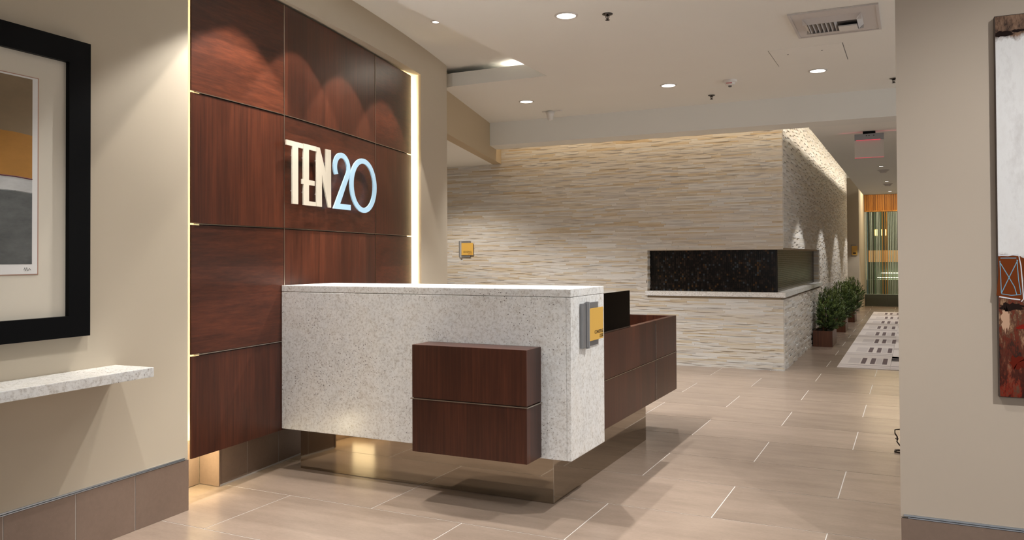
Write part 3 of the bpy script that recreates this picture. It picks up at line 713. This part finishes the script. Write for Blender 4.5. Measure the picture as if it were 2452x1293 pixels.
# ------------------------------------------------------------------ rug
rug = thing('runner_rug', 'long pale runner rug with grey stripes and dark blocks down the hall', 'rug', (-.9, 11.5, .001))
RC = [plain('rug_cream', srgb(222, 212, 206), .95), plain('rug_mauve_grey', srgb(176, 164, 162), .95), plain('rug_brown', srgb(112, 96, 96), .95), plain('rug_light_block', srgb(206, 196, 192), .95)]
rnd = random.Random(3)
def rugtile(x0, y0, k):
    m = MB(); w, l, t = .632, 1.44, .008
    m.box(x0, x0+w-.002, y0, y0+l-.002, 0, t, 0)
    for q in ((.06, .10), (.17, .19), (.27, .33)): m.box(x0+.002, x0+w-.004, y0+q[0], y0+q[1], t, t+.0008, 1)
    sh_ = (.0, .03, .06, .02)[k % 4]
    m.box(x0+.10+sh_*.5, x0+.24+sh_, y0+.50, y0+1.1, t, t+.0008, 3)
    for xx in (.26, .375, .525): m.box(x0+xx+sh_, x0+xx+.058+sh_, y0+.47, y0+1.14, t, t+.0010, 2)
    m.box(x0+.445+sh_, x0+.515+sh_, y0+.47, y0+1.14, t, t+.0008, 3)
    m.obj('rug_tile', RC, rug, loc=(.9-.0, -11.5, 0))
for k in range(8):
    rugtile(-.9, 11.5+k*1.44, k); rugtile(-.268, 11.5+k*1.44-(.55 if k else 0)+(0), k+2)

# ------------------------------------------------------------------ planters
M_leaf = None
def leafmat():
    m, nt, b = newmat('cedar_foliage'); src = N(nt, 'ShaderNodeAttribute', attribute_name='tint').outputs['Fac']
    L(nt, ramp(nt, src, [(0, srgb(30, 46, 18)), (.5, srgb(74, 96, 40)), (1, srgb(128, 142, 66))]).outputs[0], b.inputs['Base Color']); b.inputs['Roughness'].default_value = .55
    m.diffuse_color = srgb(54, 72, 32); return m
M_leaf = leafmat(); M_soil = plain('potting_soil', srgb(40, 30, 24), .95)
def shrub(px_, py0, ln, label, seed, top, lean=0):
    t = thing('potted_shrub', label, 'plant', (px_, py0+ln/2, 0), group='planter shrubs along the stone wall')
    hx, hy = .148, ln/2; b = MB()
    H = .255
    for a in ((-hx, hx, -hy, -hy+.02), (-hx, hx, hy-.02, hy), (-hx, -hx+.02, -hy+.02, hy-.02), (hx-.02, hx, -hy+.02, hy-.02)): b.box(*a, .0, H)
    b.box(-hx+.02, hx-.02, -hy+.02, hy-.02, .0, .02)
    b.obj('planter_box', M_planter, t); MB().box(-hx+.021, hx-.021, -hy+.021, hy-.021, .021, H-.03).obj('soil', M_soil, t)
    rd = random.Random(seed); lf = MB(); st = MB()
    cz = (H-.02+top)/2+.02; rz = (top-H)/2+.05; rx = .25; ry = ln/2+.06
    for k in range(5):
        y = -ln*.32+ln*.64*k/4; st.tube([(0, y, .2), (rd.uniform(-.05, .05), y+rd.uniform(-.05, .05), cz), (rd.uniform(-.1, .1), y*1.1, cz+rz*.6)], .008, 5)
    for k in range(1000):
        while True:
            a = Vector((rd.uniform(-1, 1), rd.uniform(-1, 1), rd.uniform(-1, 1)))
            if .45 < a.length < 1: break
        lump = 1+.16*math.sin(a.x*7+seed)*math.sin(a.y*6+seed*2)+.08*math.sin(a.z*9)
        c = Vector((a.x*rx*lump+.05, a.y*ry*lump, cz+a.z*rz*lump))
        if c.z < H-.03: c.z = H-.03+rd.uniform(0, .05)
        if c.x < -.07: c.x = -.07+rd.uniform(0, .05)
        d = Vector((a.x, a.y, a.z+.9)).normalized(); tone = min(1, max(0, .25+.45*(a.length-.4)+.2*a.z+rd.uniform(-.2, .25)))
        s = rd.uniform(.05, .085); sidev = d.cross(Vector((rd.uniform(-1, 1), rd.uniform(-1, 1), rd.uniform(-1, 1)))).normalized(); sv = d.cross(sidev)
        for q in range(9):                # a feathery sprig
            base = c+d*(s*q/9); an = rd.uniform(0, 6.28); out = (sidev*math.cos(an)+sv*math.sin(an)+d*.9).normalized()*rd.uniform(.022, .042); wv = out.cross(d).normalized()*.0075
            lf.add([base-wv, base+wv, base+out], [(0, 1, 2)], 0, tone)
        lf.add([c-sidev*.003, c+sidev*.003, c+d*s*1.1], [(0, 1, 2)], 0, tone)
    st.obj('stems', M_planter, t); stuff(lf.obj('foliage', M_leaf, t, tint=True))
    return t
shrub(-1.305, 13.98, .78, 'bushy green shrub in a low wooden planter, nearest of three along the stone wall', 1, .80)
shrub(-1.30, 16.75, .70, 'bushy green shrub in a wooden planter, middle of three along the stone wall', 4, .84)
shrub(-1.29, 19.35, .70, 'bushy green shrub in a wooden planter, farthest of three along the stone wall', 9, .84)

# ------------------------------------------------------------------ ceiling fittings
def downlight(x, y, z, label, power=0, ang=75, blend=.6, col=NEUT, r=.075, group='round recessed downlights', to=None, sq=False):
    t = thing('ceiling_downlight', label, 'ceiling light', (x, y, z), group=group)
    if sq:
        MB().box(-r-.02, r+.02, -r-.02, -r, -.006, -.0005).box(-r-.02, r+.02, r, r+.02, -.006, -.0005).box(-r-.02, -r, -r, r, -.006, -.0005).box(r, r+.02, -r, r, -.006, -.0005).obj('trim_ring', M_lampring, t)
        MB().box(-r, r, -r, r, -.004, -.0008).obj('lens', M_lamp, t)
    else:
        m = MB(); n = 24; vs = []
        for rr, zz2 in ((r+.018, -.0005), (r+.016, -.006), (r, -.007), (r, -.001)):
            for i in range(n): a = 6.28318*i/n; vs.append((rr*math.cos(a), rr*math.sin(a), zz2))
        fs = [(j*n+i, j*n+(i+1) % n, (j+1)*n+(i+1) % n, (j+1)*n+i) for j in range(3) for i in range(n)]
        m.add(vs, fs).obj('trim_ring', M_lampring, t); MB().lathe([(r*.98, -.004), (r*.7, -.006), (.001, -.0065)], (0, 0, 0), 24).obj('lens', M_lamp, t)
    if power: spot('downlight_beam', (x, y, z-.012), power, ang, blend, col, to or (x, y, 0))
    return t
KP = 1.0
downlight(-2.40, 5.85, ZC, 'bright round downlight in the main ceiling above the reception desk', 300*KP, 108, .3)
downlight(-2.385, 8.76, ZC, 'round downlight beside the smoke detector, in front of the beam', 290*KP, 100, .8)
downlight(-.84, 8.77, ZC, 'round downlight near the ceiling access panel', 230*KP, 96, .8)
downlight(-4.17, 8.88, ZC, 'round downlight nearest the curved bulkhead', 290*KP, 110, .6)
downlight(-.3, 5.3, ZC, 'unseen round downlight added near the right partition edge to brighten the desk end', 300*KP, 60, .8, to=(-1.8, 4.75, .85))  # made-up spot aimed at the granite desk end to whiten it
downlight(-2.40, 4.55, ZC, 'round downlight directly above the granite desk front, outside the view', 190*KP, 105)
downlight(-.85, 2.6, ZC, 'round downlight over the entrance, outside the view', 120*KP, 100)
downlight(-2.4, 2.2, ZC, 'round downlight over the entrance left, outside the view', 120*KP, 100)
downlight(1.6, 1.6, ZC, 'round downlight facing the canvas, outside the view', 400*KP, 58, .95, to=(.5, 4.06, 1.15))
downlight(2.2, 7.2, ZC, 'round downlight in the lounge, outside the view', 110*KP, 110)
downlight(-3.755, 6.12, ZT, 'wall-washing downlight in the ceiling trough by the wood panelling', 135, 76, .12, WARM, r=.03, group='trough downlights', to=(-3.77, 6.12, 0))
for i, y in enumerate((3.93, 4.63, 5.34)):
    downlight(W(y)+.42, y, ZT, ('first', 'second', 'third')[i]+' wall-washing trough downlight, hidden above the frame', 135, 76, .12, WARM, r=.03, group='trough downlights', to=(W(y)+.40, y, 0))
spot('left_wall_wash', (-3.36, 3.95, ZC-.02), 95, 104, .25, NEUT, (-3.40, 3.80, 0))
for x, y, lab in ((-.47, 15.67, 'nearest'), (-.462, 18.93, 'middle'), (-.467, 21.94, 'farthest')):
    downlight(x, y, ZH, lab+' small square downlight in the hall ceiling', 120, 88, .22, NEUT, r=.03, group='hall downlights', sq=True)
spot('hall_beam', (-.47, 12.4, ZH-.02), 120, 88, .22, NEUT, (-.47, 12.4, 0))
spot('passage_beam', (-6.0, 9.4, 2.84), 130, 130, .6, WARM, (-6.0, 9.6, 0))
area('hall_end_glow', (-.2, 24.3, 3.45), (0, 0, 0), 1.6, .6, 30, (1, .9, .7))

def sprinkler(x, y, z, label):
    t = thing('fire_sprinkler', label, 'sprinkler', (x, y, z), group='chrome fire sprinklers')
    MB().lathe([(.042, -.0005), (.040, -.006), (.022, -.012), (.012, -.018)], (0, 0, 0), 20).obj('escutcheon', plain('dark_chrome', srgb(92, 90, 88), .2, 1), t, smooth=True)
    MB().tube([(-.014, 0, -.014), (-.012, 0, -.03), (0, 0, -.046)], .003, 6).tube([(.014, 0, -.014), (.012, 0, -.03), (0, 0, -.046)], .003, 6).tube([(0, 0, -.014), (0, 0, -.046)], .003, 6).obj('frame_arms', M_iron, t)
    m = MB().lathe([(.017, -.046), (.018, -.049)], (0, 0, 0), 12); m.obj('deflector', M_iron, t)
sprinkler(-2.10, 5.96, ZC, 'dark chrome fire sprinkler just right of the brightest downlight')
sprinkler(-2.085, 9.54, ZC, 'dark chrome fire sprinkler between the smoke detector and the beam')
sprinkler(-.155, 9.53, ZC, 'dark chrome fire sprinkler half hidden by the right partition')
dt = thing('smoke_detector', 'white ceiling smoke detector with red print, left of the access panel', 'detector', (-1.73, 8.82, ZC))
MB().lathe([(.075, -.0005), (.072, -.022), (.055, -.028), (.052, -.05), (.03, -.058)], (0, 0, 0), 24).obj('housing', M_white, dt, smooth=False)
MB().box(-.03, .032, -.055, -.053, -.044, -.034).obj('red_print', plain('red_print', srgb(205, 130, 130), .5), dt)
MB().lathe([(.02, -.058), (.016, -.072)], (.0, 0, 0), 12).obj('strobe_lens', M_ventdark, dt)
pr_ = thing('motion_sensor', 'white cup-shaped ceiling sensor near the left end of the beam', 'sensor', (-4.18, 9.62, ZC))
MB().box(-.10, .16, -.03, .03, -.01, -.0005).obj('mounting_plate', M_white, pr_); MB().lathe([(.060, -.01), (.046, -.05), (.034, -.11), (.02, -.118)], (0, 0, 0), 18).obj('sensor_cup', M_white, pr_, smooth=True)
for x, y, lab in ((-.455, 16.4, 'nearer'), (-.46, 19.6, 'farther')):
    hs = thing('hall_speaker', lab+' flush round grille in the hall ceiling behind a square downlight', 'speaker', (x, y, ZH), group='hall ceiling grilles')
    MB().lathe([(.10, -.0005), (.098, -.01), (.08, -.012), (.05, -.05), (.03, -.052)], (0, 0, 0), 20).obj('grille', M_vent, hs)

# vent
vt = thing('ceiling_vent', 'rectangular white ceiling vent with louvres and a side deflector', 'vent', (-.53, 6.98, ZC))
vx0, vx1, vy0, vy1 = -.325, .325, -.37, .38
ix0, ix1, iy0, iy1 = -.235, .20, -.20, .16
f_ = MB()
for a in ((vx0, vx1, vy0, iy0), (vx0, vx1, iy1, vy1), (vx0, ix0, iy0, iy1), (ix1, vx1, iy0, iy1)): f_.box(*a, -.008, -.0005)
f_.obj('frame_plate', M_vent, vt)
lp_ = MB()
for a in ((vx0, vx1, vy0, vy0+.02), (vx0, vx1, vy1-.02, vy1), (vx0, vx0+.02, vy0+.02, vy1-.02), (vx1-.02, vx1, vy0+.02, vy1-.02)): lp_.box(*a, -.014, -.0082)
lp_.obj('outer_lip', M_vent, vt)
core_ = MB()
for (xa, ya), (xb, yb), (ox, oy) in (((ix0, iy0), (ix1, iy0), (0, 1)), ((ix1, iy0), (ix1, iy1), (-1, 0)), ((ix1, iy1), (ix0, iy1), (0, -1)), ((ix0, iy1), (ix0, iy0), (1, 0))):
    core_.add([(xa, ya, -.008), (xb, yb, -.008), (xb+ox*.035+(-.035 if xb > xa else .035)*abs(oy)*0, yb+oy*.035, -.05), (xa+ox*.035, ya+oy*.035, -.05)], [(0, 1, 2, 3)])
core_.obj('sloped_collar', M_vent, vt, fix=False)
MB().box(ix0+.02, ix1-.02, iy0+.02, iy1-.02, -.022, -.012).obj('duct_backing', M_ventdark, vt)
for i in range(7):
    x = ix0+.04+i*.032
    MB().add([(x, iy0+.03, -.05), (x, iy1-.03, -.05), (x+.014, iy1-.03, -.024), (x+.014, iy0+.03, -.024), (x+.003, iy0+.03, -.05), (x+.003, iy1-.03, -.05), (x+.017, iy1-.03, -.024), (x+.017, iy0+.03, -.024)],
              [(0, 1, 2, 3), (4, 7, 6, 5), (0, 4, 5, 1), (1, 5, 6, 2), (2, 6, 7, 3), (3, 7, 4, 0)]).obj('louvre', M_vent, vt)
MB().box(.02, .16, -.02, iy1-.03, -.056, -.045).obj('deflector_plate', M_white, vt, bevel=.002)
ap = thing('access_panel', 'flush square ceiling access panel beyond the vent', 'access panel', (-.85, 8.05, ZC))
plf = MB().box(-.315, .315, -.34, .35, -.0005, .004).box(-.312, .312, -.337, .347, -.003, -.0005).obj('panel_leaf', M_ceil, ap)
MB().box(-.319, -.315, -.34, .35, -.0012, -.0004).obj('shadow_gap', M_ventdark, ap)
MB().box(.315, .321, -.34, .35, -.0012, -.0004).obj('shadow_gap', M_ventdark, ap)
for x, y in ((-.17, -.12), (.13, -.14)): MB().lathe([(.008, -.003), (.007, -.005)], (x, y, 0), 10).obj('screw', M_ventdark, plf)
# exit sign
ex = thing('exit_sign', 'edge-lit silver exit sign seen from behind, red glow along its edges', 'sign', (-.469, 11.17, ZH))
MB().box(-.072, .072, -.02, .05, -.035, -.0005).obj('ceiling_mount', M_black, ex)
hsg = MB().box(-.17, .17, -.022, .022, -.108, -.033).obj('housing', M_alu, ex, bevel=.002)
MB().box(-.170, .168, -.004, .004, -.330, -.110).obj('sign_panel', plain('silver_panel', srgb(190, 182, 172), .5), ex)
MB().box(-.15, .13, -.0235, .0235, -.1115, -.1085).obj('edge_light', M_red, ex); MB().box(-.170, .168, -.003, .003, -.3345, -.3305).obj('edge_light', M_red, ex)
for x in (-.03, 0, .055): MB().box(x-.006, x+.006, -.0235, -.022, -.062, -.052).obj('indicator', M_dark, hsg)
area('exit_glow', (-.469, 11.22, ZH-.03), (180, 0, 0), .7, .05, .05, (1, .1, .2))

# ------------------------------------------------------------------ far end: glass rod screen and bar behind it
rs = thing('glass_rod_screen', 'floor-to-header screen of coloured vertical glass rods at the hall end', 'screen', (-1.2, 25.6, .345))
RM = [plain('rod_amber', srgb(196, 140, 60), .2), plain('rod_pale', srgb(190, 205, 196), .15), plain('rod_green', srgb(110, 140, 118), .15), plain('rod_dark', srgb(60, 62, 52), .2), plain('rod_blue', srgb(120, 160, 176), .15)]
rd = random.Random(5); x = .0
for i in range(58):
    MB().lathe([(.0095, .012), (.0095, 2.37)], (x, 0, 0), 6).obj('glass_rod', RM[rd.choice((0, 0, 1, 1, 1, 2, 2, 3, 4))], rs); x += rd.uniform(.032, .050)
MB().box(-.03, x, -.04, .05, 0, .012).obj('bottom_rail', plain('pale_glass_edge', srgb(190, 205, 196), .3), rs)
ah = thing('timber_header', 'glowing amber slatted timber header above the glass rod screen', 'header', (-1.2, 25.66, 2.73))
MB().box(-.03, 2.6, .02, .06, 0, .75).obj('header_board', M_amber, ah)
for i in range(34): MB().box(-.02+i*.06, .012+i*.06, 0, .02, .002, .748).obj('slat', M_amber, ah)
MB().box(-.02, 2.6, -.05, 0, 0, .03).obj('lower_rail', M_amber, ah)
bb_ = thing('back_bar', 'dim bar counter with lit shelves behind the glass rod screen', 'counter', (-1.2, 27.1, 0))
MB().box(0, 2.55, -.3, .38, .001, .74).obj('counter_front', plain('sage_panel', srgb(120, 136, 112), .4), bb_)
for z in (.80, .94): MB().box(.35 if z > .9 else .25, 2.5, -.02, .3, z-.02, z).obj('glass_shelf', plain('shelf_light', srgb(240, 240, 210), .4, 0, 2.2, srgb(245, 245, 215)), bb_)
MB().box(.0, 1.0, -.1, .2, 1.27, 1.62).obj('timber_panel', plain('peach_panel', srgb(214, 168, 110), .4, 0, .35, srgb(214, 160, 96)), bb_)
MB().box(1.0, 2.5, .2, .38, 1.2, 2.5).obj('mirror_panel', plain('grey_mirror', srgb(120, 130, 128), .12, .8), bb_)
for i, x in enumerate((.22, .27, .40, .50, .88, 1.07, 1.25)):
    pdn = thing('pendant_lamp', ('leftmost', 'second from left', 'third from left', 'fourth from left', 'fifth from left', 'sixth from left', 'rightmost')[i]+' of the thin glowing pendant lamps behind the glass rods', 'lamp', (-1.2+x, 26.6, 3.5), group='pendant lamps behind the rods')
    MB().lathe([(.004, -.001), (.004, -1.26)], (0, 0, 0), 5).obj('cord', M_iron, pdn); MB().lathe([(.02, -1.44), (.022, -1.26)], (0, 0, 0), 8).obj('glass_tube', plain('lamp_glow', srgb(255, 225, 140), .4, 0, 3, srgb(255, 220, 130)), pdn)
area('bar_light', (0, 26.4, 3.3), (0, 0, 0), 2.0, .5, 14, (1, .95, .85))
area('header_light', (-.1, 25.2, 3.4), (-50, 0, 0), 2.2, .2, 22, (1, .8, .5))

# ------------------------------------------------------------------ wrought iron stand, mostly behind the right partition
it = thing('iron_side_table', 'small dark wrought-iron table leg scroll just left of the right partition', 'table', (.16, 6.75, 0))
def loopy(sx):
    return MB().tube([(-.05*sx, .02, .186), (-.266*sx, .02, .165), (-.288*sx, .02, .160), (-.288*sx, .01, .135), (-.272*sx, 0, .112), (-.268*sx, 0, .100), (-.276*sx, 0, .092), (-.284*sx, 0, .099), (-.276*sx, 0, .106), (-.270*sx, 0, .095), (-.276*sx, 0, .080), (-.264*sx, 0, .060), (-.254*sx, 0, .048), (-.2*sx, 0, .04)], .005, 6)
loopy(1).obj('scroll_leg', M_iron, it); loopy(-1).obj('scroll_leg', M_iron, it)
MB().tube([(-.05, -.05, .006), (-.27, -.045, .006), (-.288, -.03, .0065), (-.288, .02, .0065), (-.27, .036, .006), (-.05, .045, .006)], .006, 6).obj('foot_loop', M_iron, it)
MB().tube([(.05, -.05, .006), (.27, -.045, .006), (.288, -.03, .0065), (.288, .02, .0065), (.27, .036, .006), (.05, .045, .006)], .006, 6).obj('foot_loop', M_iron, it)
MB().tube([(0, 0, .006), (0, 0, .5)], .012, 8).tube([(-.06, 0, .186), (.06, 0, .186)], .006, 6).tube([(-.2, 0, .04), (.2, 0, .04)], .005, 6).tube([(-.06, 0, .006), (.06, 0, .006)], .006, 6).obj('stem', M_iron, it)
MB().lathe([(.20, .5), (.20, .52)], (0, 0, 0), 24).obj('table_top', M_iron, it)
